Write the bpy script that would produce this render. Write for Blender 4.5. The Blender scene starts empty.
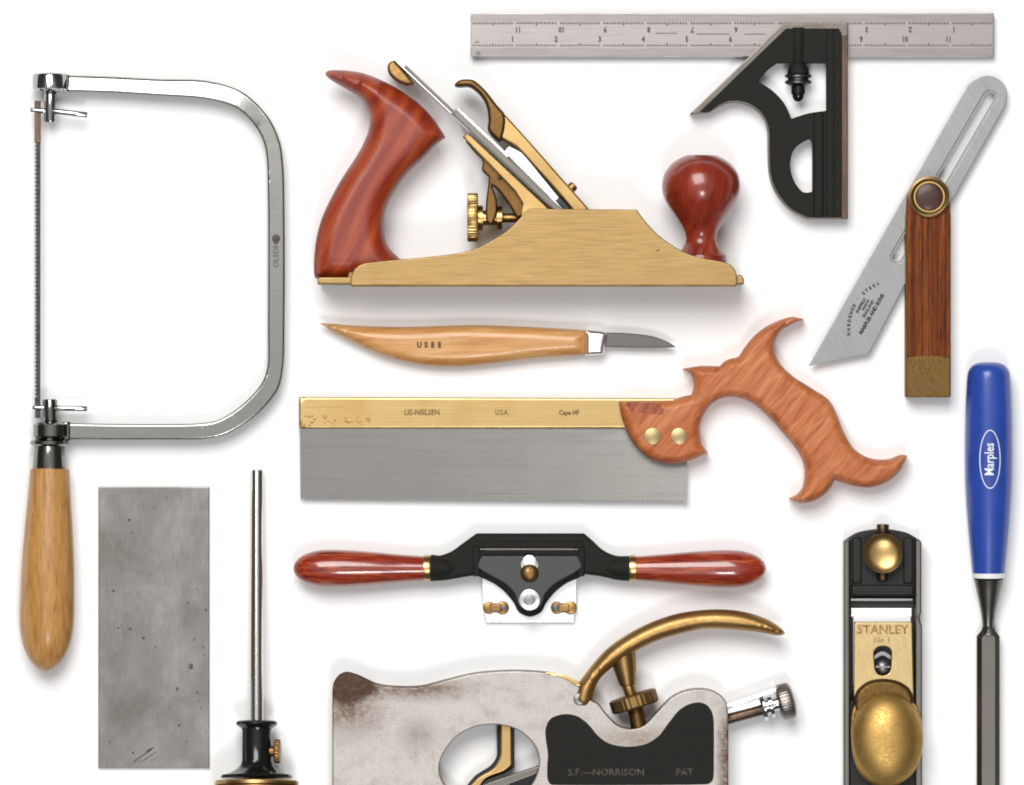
import bpy, bmesh, math, random
import numpy as np
from mathutils import Vector
from mathutils.geometry import delaunay_2d_cdt
random.seed(4)
S = 0.00058            # metres per unit used below (one unit ~ 0.6 mm)
PI = math.pi
scene = bpy.context.scene
COL = scene.collection

def W(x, y, z=0.0):
    return Vector(((x-512)*S, (392.5-y)*S, z*S))

# ------------------------------------------------------------------ things and parts
ORG = {}
def thing(name, label, cat, x, y):
    o = bpy.data.objects.new(name, None)
    o.empty_display_size = 0.02
    o.location = W(x, y, 0)
    o['label'] = label; o['category'] = cat
    COL.objects.link(o); ORG[o.name] = W(x, y, 0)
    return o

class B:
    def __init__(s): s.v = []; s.f = []
    def add(s, v, f):
        n = len(s.v); s.v += [tuple(p) for p in v]; s.f += [tuple(i+n for i in q) for q in f]
        return s

def part(name, b, mat, parent, label=None, ang=38, kind=None):
    org = ORG[parent.name] if parent is not None else Vector((0, 0, 0))
    me = bpy.data.meshes.new(name)
    me.from_pydata([tuple(W(*p)-org) for p in b.v], [], b.f)
    bm = bmesh.new(); bm.from_mesh(me)
    bmesh.ops.remove_doubles(bm, verts=bm.verts, dist=S*0.004)
    bmesh.ops.recalc_face_normals(bm, faces=bm.faces)
    bm.to_mesh(me); bm.free()
    me.shade_smooth(); me.set_sharp_from_angle(angle=math.radians(ang))
    me.materials.append(mat)
    o = bpy.data.objects.new(name, me); COL.objects.link(o)
    if parent is not None: o.parent = parent
    ORG[o.name] = org
    if label: o['label'] = label
    if kind: o['kind'] = kind
    return o

# ------------------------------------------------------------------ outline tools
def crv(pts, closed=True, step=2.0):
    """points (x,y) are smooth, (x,y,1) are corners; returns a dense polyline"""
    n = len(pts); out = []
    P = [Vector((p[0], p[1])) for p in pts]; C = [len(p) > 2 for p in pts]
    m = n if closed else n-1
    for i in range(m):
        a, b = P[i], P[(i+1) % n]
        pa = P[i-1] if (closed or i > 0) else a; nb = P[(i+2) % n] if (closed or i+2 < n) else b
        if C[i]: pa = a*2-b if C[(i+1) % n] else a
        if C[(i+1) % n]: nb = b*2-a if C[i] else b
        L = (b-a).length; k = max(1, int(round(L/step)))
        if C[i] and C[(i+1) % n]:
            for j in range(k): out.append(a.lerp(b, j/k))
            continue
        t0 = (b-pa)*0.5; t1 = (nb-a)*0.5
        # limit tangent length to the segment
        if t0.length > 1e-6: t0 = t0.normalized()*min(t0.length, L*1.0)
        if t1.length > 1e-6: t1 = t1.normalized()*min(t1.length, L*1.0)
        for j in range(k):
            t = j/k
            out.append(a*(2*t**3-3*t*t+1)+t0*(t**3-2*t*t+t)+b*(-2*t**3+3*t*t)+t1*(t**3-t*t))
    if not closed: out.append(P[-1])
    return [(p.x, p.y) for p in out]

def poly(pts, step=4.0): return crv([(p[0], p[1], 1) for p in pts], True, step)
def rect(x0, y0, x1, y1, step=6.0): return poly([(x0, y0), (x1, y0), (x1, y1), (x0, y1)], step)
def obb(cx, cy, w, h, deg, step=5.0):
    c, s = math.cos(math.radians(deg)), math.sin(math.radians(deg))
    return poly([(cx+c*a*w/2-s*b*h/2, cy+s*a*w/2+c*b*h/2) for a, b in ((-1, -1), (1, -1), (1, 1), (-1, 1))], step)
def ell(cx, cy, rx, ry=None, n=36, deg=0):
    ry = rx if ry is None else ry
    c, s = math.cos(math.radians(deg)), math.sin(math.radians(deg))
    return [(cx+c*rx*math.cos(t)-s*ry*math.sin(t), cy+s*rx*math.cos(t)+c*ry*math.sin(t)) for t in [2*PI*i/n for i in range(n)]]
def capsule(x0, y0, x1, y1, r, n=10):
    a = math.atan2(y1-y0, x1-x0); o = []
    for i in range(n+1): t = a-PI/2+PI*i/n; o.append((x1+r*math.cos(t), y1+r*math.sin(t)))
    for i in range(n+1): t = a+PI/2+PI*i/n; o.append((x0+r*math.cos(t), y0+r*math.sin(t)))
    return [(p[0], p[1]) for p in crv([(q[0], q[1], 1) for q in o], True, 4)]

def seg_dist(Q, segs):
    a = segs[:, 0:2][None]; b = segs[:, 2:4][None]; q = Q[:, None, :]
    ab = b-a; t = np.clip(((q-a)*ab).sum(-1)/np.maximum((ab*ab).sum(-1), 1e-12), 0, 1)
    return np.sqrt(((q-(a+ab*t[..., None]))**2).sum(-1)).min(1)
def inside(Q, loops):
    r = np.zeros(len(Q), bool)
    for L in loops:
        A = np.array(L); Bp = np.roll(A, -1, 0)
        for (x1, y1), (x2, y2) in zip(A, Bp):
            c = ((y1 > Q[:, 1]) != (y2 > Q[:, 1]))
            with np.errstate(divide='ignore', invalid='ignore'):
                xx = (x2-x1)*(Q[:, 1]-y1)/(y2-y1)+x1
            r ^= c & (Q[:, 0] < xx)
    return r

def slab(b, outline, z0, z1, r=0.8, rz=None, holes=(), both=False, rings=3, grid=0, top=None, cham=False, tilt=None):
    """plate with the given outline: rounded (or chamfered) shoulder of width r and drop rz"""
    if rz is None: rz = min(r, z1-z0)
    loops = [list(outline)]+[list(h) for h in holes]
    verts = []; edges = []
    for L in loops:
        n0 = len(verts); verts += L
        edges += [(n0+i, n0+(i+1) % len(L)) for i in range(len(L))]
    segs = np.array([[*verts[i], *verts[j]] for i, j in edges])
    extra = []
    if r > 0:
        for k in range(1, rings+2):
            d = r*(k/rings if cham else 1-math.cos(k/rings*PI/2)) if k <= rings else r+0.5
            cand = []
            for li, L in enumerate(loops):
                n = len(L)
                area = sum(L[i][0]*L[(i+1) % n][1]-L[(i+1) % n][0]*L[i][1] for i in range(n))
                sg = (1 if area > 0 else -1)*(1 if li == 0 else -1)
                for i in range(n):
                    p = Vector(L[i]); a = Vector(L[i-1]); c = Vector(L[(i+1) % n])
                    u = (p-a); v = (c-p)
                    if u.length < 1e-6 or v.length < 1e-6: continue
                    u.normalize(); v.normalize()
                    n1 = Vector((-u.y, u.x))*sg; n2 = Vector((-v.y, v.x))*sg
                    m = n1+n2
                    if m.length < 0.2: continue
                    m.normalize(); s = d/max(0.4, m.dot(n1))
                    cand.append((p.x+m.x*s, p.y+m.y*s))
            Q = np.array(cand); ok = (seg_dist(Q, segs) > d*0.96) & inside(Q, loops)
            Q = Q[ok]
            # thin out coincident ones
            seen = set()
            for q in Q:
                key = (round(q[0]/0.25), round(q[1]/0.25), k)
                if key in seen: continue
                seen.add(key); extra.append((float(q[0]), float(q[1])))
    if grid:
        A = np.array(loops[0]); x0, y0 = A.min(0); x1, y1 = A.max(0)
        gx, gy = np.meshgrid(np.arange(x0, x1, grid), np.arange(y0, y1, grid))
        gx = gx+(np.arange(gx.shape[0]) % 2)[:, None]*grid*0.5
        Q = np.stack([gx.ravel(), gy.ravel()], 1); Q = Q[inside(Q, loops)]
        if len(Q):
            dd = seg_dist(Q, segs); Q = Q[dd > max(grid*0.5, 0.5*r if rings < 5 else r*0.6)]
            extra += [(float(q[0]), float(q[1])) for q in Q]
    vv = [Vector(p) for p in verts]+[Vector(p) for p in extra]
    ov, oe, of, *_ = delaunay_2d_cdt(vv, edges, [], 0, 1e-5)
    V = np.array([[p.x, p.y] for p in ov])
    F = [tuple(f) for f in of]
    cen = np.array([V[list(f)].mean(0) for f in F])
    keep = inside(cen, loops)
    F = [f for f, k in zip(F, keep) if k]
    d = seg_dist(V, segs)
    if r > 0:
        t = np.clip(d/r, 0, 1)
        pr = t if cham else np.sqrt(np.clip(1-(1-t)**2, 0, 1))
    else: pr = np.ones(len(V))
    drop = rz*(1-pr)
    zt = z1-drop
    if top is not None: zt = np.array([top(x, y, dd) for (x, y), dd in zip(V, d)])-drop
    zb = z0+drop if both else np.full(len(V), float(z0))
    if tilt is not None:
        tt = np.array([tilt(x, y) for x, y in V]); zt = zt+tt; zb = zb+tt
    n = len(V)
    vs = [(V[i][0], V[i][1], zt[i]) for i in range(n)]+[(V[i][0], V[i][1], zb[i]) for i in range(n)]
    cnt = {}
    for f in F:
        for i in range(len(f)):
            a, c = f[i], f[(i+1) % len(f)]
            k = (min(a, c), max(a, c)); cnt[k] = cnt.get(k, 0)+1
    fs = [f for f in F]+[tuple(i+n for i in reversed(f)) for f in F]
    for (a, c), k in cnt.items():
        if k == 1: fs.append((a, c, c+n, a+n))
    b.add(vs, fs)
    return b

def lathe(b, p0, p1, prof, seg=40, knurl=None, squash=1.0):
    """profile (s, r) along the axis from p0 towards p1 (3D). knurl=(s0,s1,n,amp)"""
    p0 = Vector(p0); d = (Vector(p1)-p0).normalized()
    up = Vector((0, 0, 1)) if abs(d.z) < 0.9 else Vector((0, 1, 0))
    u = d.cross(up).normalized(); w = u.cross(d)
    if knurl: seg = knurl[2]*4
    v = []; f = []
    for s, r in prof:
        for j in range(seg):
            t = 2*PI*j/seg; rr = r
            if knurl and knurl[0] <= s <= knurl[1]: rr = r-(knurl[3] if j % 4 in (2, 3) else 0)
            v.append(p0+d*s+(u*math.cos(t)+w*math.sin(t)*squash)*rr)
    m = len(prof)
    for i in range(m-1):
        for j in range(seg):
            k = (j+1) % seg
            f.append((i*seg+j, i*seg+k, (i+1)*seg+k, (i+1)*seg+j))
    f.append(tuple(range(seg))); f.append(tuple((m-1)*seg+j for j in reversed(range(seg))))
    b.add(v, f)
    return b
def sm(prof, k=5):
    """smooth a (s,r) profile"""
    q = crv([(s, r) if len(t) == 0 else (s, r, 1) for s, r, *t in prof], False, 1.6)
    return [(s, max(r, 0.02)) for s, r in q]
def cyl(b, p0, p1, r, bev=0.6, seg=32, **k):
    L = (Vector(p1)-Vector(p0)).length
    return lathe(b, p0, p1, [(0, r-bev), (bev*0.3, r-bev*0.3), (bev, r), (L-bev, r), (L-bev*0.3, r-bev*0.3), (L, r-bev)], seg, **k)
def disc(b, cx, cy, z0, z1, r, bev=0.6, seg=36, **k): return cyl(b, (cx, cy, z0), (cx, cy, z1), r, bev, seg, **k)
def dome(b, cx, cy, z0, r, h, seg=36, n=8, p=2.0):
    return lathe(b, (cx, cy, z0), (cx, cy, z0+1), [(h*math.sin(t)**(2/p), max(r*math.cos(t), 0.02)) for t in [PI/2*i/n for i in range(n+1)]], seg)

def lettering(b, s, cx, cy, size, deg=0.0, z=0.0, depth=0.2, zf=None, sx=1.0, bold=0.0, align='CENTER'):
    cu = bpy.data.curves.new('t', 'FONT'); cu.body = s; cu.size = size; cu.align_x = align; cu.align_y = 'CENTER'
    cu.offset = bold; cu.resolution_u = 2
    ob = bpy.data.objects.new('t', cu); COL.objects.link(ob)
    bpy.context.view_layer.update()
    me = bpy.data.meshes.new_from_object(ob.evaluated_get(bpy.context.evaluated_depsgraph_get()))
    c, si = math.cos(math.radians(deg)), math.sin(math.radians(deg))
    if zf:
        bm = bmesh.new(); bm.from_mesh(me); bmesh.ops.triangulate(bm, faces=bm.faces)
        bmesh.ops.subdivide_edges(bm, edges=bm.edges, cuts=3, use_grid_fill=True); bm.to_mesh(me); bm.free()
    n = len(me.vertices); v = []
    for q in me.vertices:
        x = q.co.x*sx; y = -q.co.y
        X = cx+c*x-si*y; Y = cy+si*x+c*y
        v.append((X, Y, (zf(X, Y) if zf else z)+depth))
    fs = [tuple(p.vertices) for p in me.polygons]
    b.add(v, fs)
    bpy.data.objects.remove(ob); bpy.data.curves.remove(cu); bpy.data.meshes.remove(me)
    return b

# ------------------------------------------------------------------ materials
def srgb(r, g, b):
    f = lambda c: (c/255/12.92) if c/255 <= 0.04045 else ((c/255+0.055)/1.055)**2.4
    return (f(r), f(g), f(b), 1)
class M:
    def __init__(s, name):
        s.m = bpy.data.materials.new(name); s.m.use_nodes = True; s.t = s.m.node_tree
        s.p = s.t.nodes['Principled BSDF']
        tc = s.n('ShaderNodeTexCoord'); s.tc = tc.outputs['Object']
    def n(s, typ, **kw):
        o = s.t.nodes.new(typ)
        for k, v in kw.items(): setattr(o, k, v)
        return o
    def link(s, a, b): s.t.links.new(a, b)
    def coords(s, deg=0, sc=(1, 1, 1), off=(0, 0, 0)):
        a = s.n('ShaderNodeMapping'); s.link(s.tc, a.inputs['Vector'])
        a.inputs['Rotation'].default_value = (0, 0, math.radians(-deg)); a.inputs['Scale'].default_value = (1/S, 1/S, 1/S)
        b = s.n('ShaderNodeMapping'); s.link(a.outputs[0], b.inputs['Vector'])
        b.inputs['Scale'].default_value = sc; b.inputs['Location'].default_value = off
        return b.outputs[0]
    def noise(s, vec, scale=1, detail=4, rough=0.55, dist=0):
        o = s.n('ShaderNodeTexNoise'); s.link(vec, o.inputs['Vector'])
        o.inputs['Scale'].default_value = scale; o.inputs['Detail'].default_value = detail
        o.inputs['Roughness'].default_value = rough; o.inputs['Distortion'].default_value = dist
        return o.outputs['Fac']
    def ramp(s, fac, stops):
        o = s.n('ShaderNodeValToRGB'); s.link(fac, o.inputs[0]); e = o.color_ramp.elements
        while len(e) < len(stops): e.new(0.5)
        for el, (p, c) in zip(e, stops):
            el.position = p; el.color = c if len(c) == 4 else (*c, 1)
        return o.outputs[0]
    def mix(s, fac, a, b, mode='MIX'):
        o = s.n('ShaderNodeMix', data_type='RGBA', blend_type=mode)
        for sock, v in ((o.inputs[0], fac), (o.inputs[6], a), (o.inputs[7], b)):
            if isinstance(v, (int, float)): sock.default_value = v
            elif isinstance(v, tuple): sock.default_value = v
            else: s.link(v, sock)
        return o.outputs[2]
    def math(s, op, a, b=0.5, clamp=False):
        o = s.n('ShaderNodeMath', operation=op); o.use_clamp = clamp
        for sock, v in ((o.inputs[0], a), (o.inputs[1], b)):
            if isinstance(v, (int, float)): sock.default_value = v
            else: s.link(v, sock)
        return o.outputs[0]
    def bump(s, h, strength=0.2, dist=1.0):
        o = s.n('ShaderNodeBump'); s.link(h, o.inputs['Height']); o.inputs['Strength'].default_value = strength
        o.inputs['Distance'].default_value = dist*S
        s.link(o.outputs[0], s.p.inputs['Normal'])
    def set(s, **kw):
        for k, v in kw.items():
            i = s.p.inputs[k.replace('_', ' ')]
            if isinstance(v, (int, float, tuple)): i.default_value = v
            else: s.link(v, i)
        return s
G = lambda v: (v, v, v, 1)

def wood(name, dark, mid, light, deg=0, lng=0.012, crs=0.16, rough=0.35, coat=0.4, coatr=0.2, pores=0.5, off=(0, 0, 0), ring=0.0, spec=0.35):
    m = M(name)
    v = m.coords(deg, (lng, crs, crs*0.6), off)
    a = m.noise(v, 1, 5, 0.6, 0.8)
    if ring:
        v3 = m.coords(deg, (lng*0.8, crs*0.22, crs*0.22), off)
        w = m.n('ShaderNodeTexWave', wave_type='RINGS', rings_direction='SPHERICAL')
        m.link(v3, w.inputs['Vector']); w.inputs['Scale'].default_value = ring; w.inputs['Distortion'].default_value = 5
        w.inputs['Detail'].default_value = 2; w.inputs['Detail Scale'].default_value = 0.8
        a = m.math('ADD', m.math('MULTIPLY', a, 0.72), m.math('MULTIPLY', w.outputs['Fac'], 0.28))
    col = m.ramp(a, [(0.28, dark), (0.5, mid), (0.72, light)])
    v2 = m.coords(deg, (0.05, 0.9, 0.9), off)
    b = m.noise(v2, 1, 3, 0.6)
    pr = m.ramp(b, [(0.36, G(1-pores)), (0.5, G(1))])
    c2 = m.mix(1.0, col, pr, 'MULTIPLY')
    c2 = m.mix(1.0, c2, G(0.82), 'MULTIPLY')
    m.set(Base_Color=c2, Roughness=rough, Coat_Weight=coat, Coat_Roughness=coatr, Specular_IOR_Level=spec)
    m.bump(b, 0.10, 0.6)
    return m.m

def metal(name, col, rough=0.3, deg=0, brush=0.15, var=0.12, tint=None, metallic=1.0, blot=0.06, crs=1.2, bump=0.05, lng=0.03, k=0.52):
    m = M(name)
    col = tuple([x*k for x in col[:3]]+[1]); tint = tuple([x*k for x in tint[:3]]+[1]) if tint else None
    fine = m.noise(m.coords(deg, (lng, crs, crs)), 1, 3, 0.6)
    big = m.noise(m.coords(deg, (0.02, 0.02, 0.02), (3.1, 1.7, 0)), 1, 4, 0.6)
    mul = m.ramp(fine, [(0.3, G(1-brush)), (0.7, G(1+brush*0.3))])
    c = m.mix(1.0, col, mul, 'MULTIPLY')
    t2 = tint or tuple([x*0.7 for x in col[:3]]+[1])
    f = m.ramp(big, [(0.5-blot, G(0)), (0.5+0.25, G(var*4 if var*4 < 1 else 1))])
    c = m.mix(f, c, t2)
    rr = m.ramp(fine, [(0.3, G(min(1, rough*1.25))), (0.7, G(rough*0.85))])
    m.set(Base_Color=c, Roughness=rr, Metallic=metallic)
    if bump: m.bump(fine, bump, 0.5)
    return m.m

def plain(name, col, rough=0.5, metallic=0.0, coat=0.0, grain=0.0, gs=0.5, spec=0.5, var=0.25):
    m = M(name)
    n = m.noise(m.coords(0, (gs, gs, gs)), 1, 4, 0.65)
    c = m.mix(m.ramp(n, [(0.35, G(0)), (0.7, G(1))]), tuple([x*(1-var) for x in col[:3]]+[1]), tuple([min(1, x*(1+var)) for x in col[:3]]+[1]))
    m.set(Base_Color=c, Roughness=rough, Metallic=metallic, Coat_Weight=coat, Coat_Roughness=0.1, Specular_IOR_Level=spec)
    if grain: m.bump(n, grain, 1.0)
    return m.m

backdrop_m = M('white_paper').set(Base_Color=(0.93, 0.93, 0.935, 1), Roughness=0.9, Specular_IOR_Level=0.0).m
dark_chrome = metal('chrome_dark_reflections', (0.24, 0.235, 0.22, 1), 0.12, 0, 0.04, 0.02, bump=0.0, k=1.0)  # base colour darkened to carry the chrome's dark reflections
blued_and_gap = plain('blued_steel_and_gap', (0.035, 0.033, 0.03, 1), 0.45, metallic=0.3, var=0.7, gs=0.2)  # coping saw blade, and the block that paints the plane's dark gap
chrome = metal('chrome', (0.60, 0.61, 0.60, 1), 0.10, 0, 0.04, 0.02, bump=0.0, k=1.0)
frame_m = metal('nickel_frame', (0.60, 0.60, 0.56, 1), 0.20, 0, 0.10, 0.08, tint=(0.46, 0.46, 0.42, 1), bump=0.03)
bright = metal('bright_steel', (0.93, 0.93, 0.94, 1), 0.30, 0, 0.05, 0.03, bump=0.03, k=1.0)
steel = metal('ground_steel', (0.50, 0.47, 0.455, 1), 0.36, 0, 0.12, 0.10, tint=(0.42, 0.37, 0.365, 1), bump=0.05)
steel_dark = metal('dark_steel', (0.26, 0.25, 0.24, 1), 0.36, 0, 0.2, 0.12, bump=0.06)
steel_gun = metal('gunmetal', (0.34, 0.32, 0.285, 1), 0.34, 90, 0.2, 0.10, bump=0.06)
saw_steel = metal('saw_steel', (0.40, 0.385, 0.36, 1), 0.30, 0, 0.20, 0.12, tint=(0.30, 0.29, 0.30, 1), crs=0.7, lng=0.006, bump=0.08, k=0.64)  # long colour streaks also imitate the blade's uneven reflected sheen
bevel_steel = metal('satin_steel', (0.49, 0.495, 0.50, 1), 0.42, -60, 0.10, 0.06, bump=0.05)
rod_m = metal('polished_rod', (0.74, 0.70, 0.65, 1), 0.12, 90, 0.06, 0.04, bump=0.0, k=1.0)
brass = metal('brass', (0.92, 0.61, 0.25, 1), 0.32, 0, 0.14, 0.12, tint=(0.48, 0.28, 0.09, 1), bump=0.06)
brass_side = metal('satin_brass_casting', (0.66, 0.44, 0.19, 1), 0.46, 0, 0.12, 0.14, tint=(0.54, 0.34, 0.13, 1), crs=0.9, lng=0.03, bump=0.08)
brass_back = metal('polished_brass_back', (0.92, 0.64, 0.28, 1), 0.28, 0, 0.14, 0.16, tint=(0.72, 0.46, 0.16, 1), bump=0.05, lng=0.01, k=0.6)
brass_aged = metal('aged_brass', (0.62, 0.37, 0.14, 1), 0.42, 30, 0.22, 0.20, tint=(0.22, 0.105, 0.04, 1), bump=0.08, blot=0.0)
brass_dark = metal('dark_aged_brass', (0.36, 0.20, 0.07, 1), 0.42, 30, 0.25, 0.2, tint=(0.2, 0.1, 0.04, 1), bump=0.08)
brass_pale = metal('pale_brass_cap', (0.80, 0.60, 0.30, 1), 0.42, 90, 0.10, 0.10, tint=(0.62, 0.42, 0.17, 1), bump=0.15, crs=0.5, lng=0.2)
brass_gold = metal('gold_brass', (1.15, 0.74, 0.24, 1), 0.50, 0, 0.15, 0.15, tint=(0.42, 0.23, 0.06, 1), bump=0.10, crs=0.6, lng=0.3)
brass_tip = metal('dull_brass_tip', (0.30, 0.175, 0.06, 1), 0.5, 90, 0.18, 0.2, tint=(0.20, 0.12, 0.03, 1), bump=0.12, crs=0.4, lng=0.2)
japan = plain('black_japanning', (0.008, 0.008, 0.008, 1), 0.42, grain=0.35, gs=0.8, spec=0.28)
cast = plain('black_crinkle_casting', (0.0105, 0.0105, 0.0085, 1), 0.6, grain=0.8, gs=0.7, spec=0.22)
gloss_black = plain('gloss_black', (0.008, 0.008, 0.008, 1), 0.14, grain=0.05, gs=0.3, spec=0.5)
capgrey = plain('dark_grey_cap', (0.035, 0.036, 0.037, 1), 0.42, grain=0.3, gs=0.7)
machined = metal('machined_edge', (0.30, 0.27, 0.245, 1), 0.4, 45, 0.3, 0.2, tint=(0.2, 0.14, 0.11, 1), bump=0.1)
brown_steel = metal('browned_steel', (0.25, 0.165, 0.115, 1), 0.42, 90, 0.3, 0.25, tint=(0.13, 0.10, 0.08, 1), bump=0.12)
blue = plain('blue_plastic', (0.020, 0.062, 0.34, 1), 0.30, coat=0.15, grain=0.02, gs=0.05, var=0.08)
white_pl = plain('white_plastic', (0.8, 0.8, 0.8, 1), 0.3, var=0.02)
ink = plain('dark_ink', (0.03, 0.025, 0.02, 1), 0.7)
ink_soft = plain('grey_etching', (0.075, 0.065, 0.06, 1), 0.7)
burn = plain('burnt_brown_stamp', (0.06, 0.025, 0.008, 1), 0.7)
stampbr = plain('brown_engraving', (0.16, 0.075, 0.02, 1), 0.6)
dull_letter = plain('worn_cast_lettering', (0.075, 0.055, 0.035, 1), 0.6, metallic=0.2, var=0.8, gs=0.3)
cast_letter = plain('tarnished_cast_lettering', (0.30, 0.17, 0.06, 1), 0.5, metallic=.5, var=.7, gs=.4)
dark_hole = plain('dark_recess', (0.01, 0.008, 0.007, 1), 0.5)

beech = wood('honey_beech', srgb(168, 112, 54), srgb(198, 144, 80), srgb(212, 162, 98), 90, 0.02, 0.2, 0.38, 0.25, 0.22, 0.22)
cherry = wood('red_rosewood_tote', srgb(140, 42, 20), srgb(160, 56, 26), srgb(180, 80, 38), 60, 0.016, 0.13, 0.45, 0.3, 0.25, 0.16, ring=0.6)
knobw = wood('red_knob_wood', srgb(118, 34, 20), srgb(150, 52, 32), srgb(168, 72, 44), 80, 0.012, 0.07, 0.3, 0.55, 0.14, 0.18)
rosew = wood('striped_red_wood', srgb(116, 22, 12), srgb(164, 50, 28), srgb(206, 108, 58), 0, 0.022, 0.3, 0.32, 0.9, 0.09, 0.45)
pear = wood('pale_cherry', srgb(192, 124, 62), srgb(220, 160, 96), srgb(238, 190, 130), 3, 0.010, 0.13, 0.36, 0.4, 0.2, 0.15)
applew = wood('figured_orange_wood', srgb(172, 84, 42), srgb(206, 120, 70), srgb(224, 150, 98), 50, 0.016, 0.12, 0.5, 0.12, 0.3, 0.30, spec=0.25)
padauk = wood('red_patch_wood', srgb(110, 34, 20), srgb(156, 66, 40), srgb(196, 112, 66), 60, 0.03, 0.3, 0.4, 0.3, 0.2, 0.4)
bubinga = wood('striped_brown_wood', srgb(62, 26, 8), srgb(120, 58, 24), srgb(164, 96, 44), 90, 0.006, 0.34, 0.6, 0.0, 0.3, 0.55, spec=0.12)
patch_w = wood('streaked_red_wood', srgb(120, 44, 24), srgb(168, 80, 48), srgb(206, 126, 78), 60, 0.03, 0.3, 0.4, 0.1, 0.2, 0.4)
walnut = wood('dark_walnut_disc', srgb(46, 22, 14), srgb(72, 38, 24), srgb(96, 54, 36), 20, 0.03, 0.1, 0.45, 0.2, 0.2, 0.3)

# stained steel of the infill plane body
m = M('rust_stained_steel')
bg = m.noise(m.coords(0, (0.05, 0.05, 0.05)), 1, 8, 0.7)
fine = m.noise(m.coords(0, (0.5, 0.5, 0.5)), 1, 5, 0.7)
fine2 = m.noise(m.coords(0, (0.16, 0.22, 0.2), (4, 4, 0)), 1, 8, 0.75)
base = m.ramp(bg, [(0.3, srgb(176, 166, 158)), (0.5, srgb(206, 199, 193)), (0.75, srgb(220, 215, 211))])
base = m.mix(0.35, base, m.ramp(fine, [(0.3, srgb(160, 148, 138)), (0.6, srgb(225, 221, 217))]))
def spotmask(cx, cy, rx, ry, nz=0.9, pw=1.0):
    v = m.coords(0, (1/rx, 1/ry, 0.001), ((-cx)/rx, cy/ry, 0))     # object space is measured from the plane's own origin
    g = m.n('ShaderNodeVectorMath', operation='LENGTH'); m.link(v, g.inputs[0])
    h = m.math('SUBTRACT', 1.0, g.outputs['Value'])
    return m.math('MULTIPLY', m.math('ADD', m.math('ADD', h, 0.12), m.math('MULTIPLY', m.math('SUBTRACT', bg, 0.5), nz*3)), 2.2*pw, True)
OX, OY = 530, 780
for (cx, cy, rx, ry, nz, pw, c) in ((350, 708, 40, 34, .9, .42, srgb(132, 112, 100)),
        (420, 688, 60, 13, .8, .5, srgb(128, 108, 96)), (418, 734, 22, 20, .9, .25, srgb(130, 116, 104)), (724, 760, 9, 60, .8, .6, srgb(116, 92, 78)), (640, 738, 70, 14, .8, .3, srgb(150, 130, 114)), (350, 684, 26, 20, .35, 1.5, srgb(86, 58, 44))):
    k = spotmask(cx-OX, cy-OY, rx, ry, nz, pw)
    k = m.math('MULTIPLY', k, m.ramp(fine2, [(0.34, G(0.85 if rx == 26 else 0.3)), (0.52, G(1))]))
    base = m.mix(k, base, c)
m.set(Base_Color=base, Roughness=m.ramp(bg, [(0.3, G(0.55)), (0.7, G(0.38))]), Metallic=0.75)
m.bump(fine, 0.08, 0.6)
m.set(Base_Color=m.mix(1.0, base, G(0.66), 'MULTIPLY')); infill_m = m.m

# pitted scraper steel
m = M('pitted_sheet_steel')
big = m.noise(m.coords(0, (0.016, 0.011, 0.02), (5.2, 0.4, 0)), 1, 4, 0.6, 0.4)
fine = m.noise(m.coords(90, (0.08, 0.7, 0.7)), 1, 3, 0.6)
cc = m.ramp(big, [(0.32, srgb(142, 137, 131)), (0.5, srgb(158, 154, 150)), (0.68, srgb(184, 181, 179))])
mot = m.noise(m.coords(0, (0.09, 0.06, 0.02), (2, 9, 0)), 1, 5, 0.65)
cc = m.mix(0.35, cc, m.mix(1.0, cc, m.ramp(fine, [(0.3, G(0.74)), (0.65, G(1.1))]), 'MULTIPLY'))
cc = m.mix(1.0, cc, m.ramp(mot, [(0.34, G(0.93)), (0.55, G(1.0)), (0.7, (1.04, 1.04, 1.05, 1))]), 'MULTIPLY')
vo = m.n('ShaderNodeTexVoronoi'); m.link(m.coords(0, (0.055, 0.045, 0.001)), vo.inputs['Vector']); vo.inputs['Scale'].default_value = 1.0
sel = m.noise(m.coords(0, (0.03, 0.02, 0.01), (1.3, 8.7, 0)), 1, 2, 0.5)
pit = m.math('MULTIPLY', m.ramp(vo.outputs['Distance'], [(0.04, G(1)), (0.10, G(0))]), m.ramp(sel, [(0.5, G(0)), (0.58, G(0.85))]))
cc = m.mix(pit, cc, srgb(74, 64, 58))
sc = m.noise(m.coords(55, (0.05, 1.1, 0.01)), 1, 2, 0.5)
m.set(Base_Color=cc, Roughness=m.ramp(big, [(0.3, G(0.5)), (0.7, G(0.36))]), Metallic=0.9)
m.bump(fine, 0.06, 0.5)
m.set(Base_Color=m.mix(1.0, cc, G(0.54), 'MULTIPLY')); scraper_m = m.m

# ================================================================== THE SETTING
b = B(); b.add([(-1600, -1500, 0), (2600, -1500, 0), (2600, 2300, 0), (-1600, 2300, 0)], [(0, 1, 2, 3)])
o = part('backdrop', b, backdrop_m, None, kind='structure')

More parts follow.
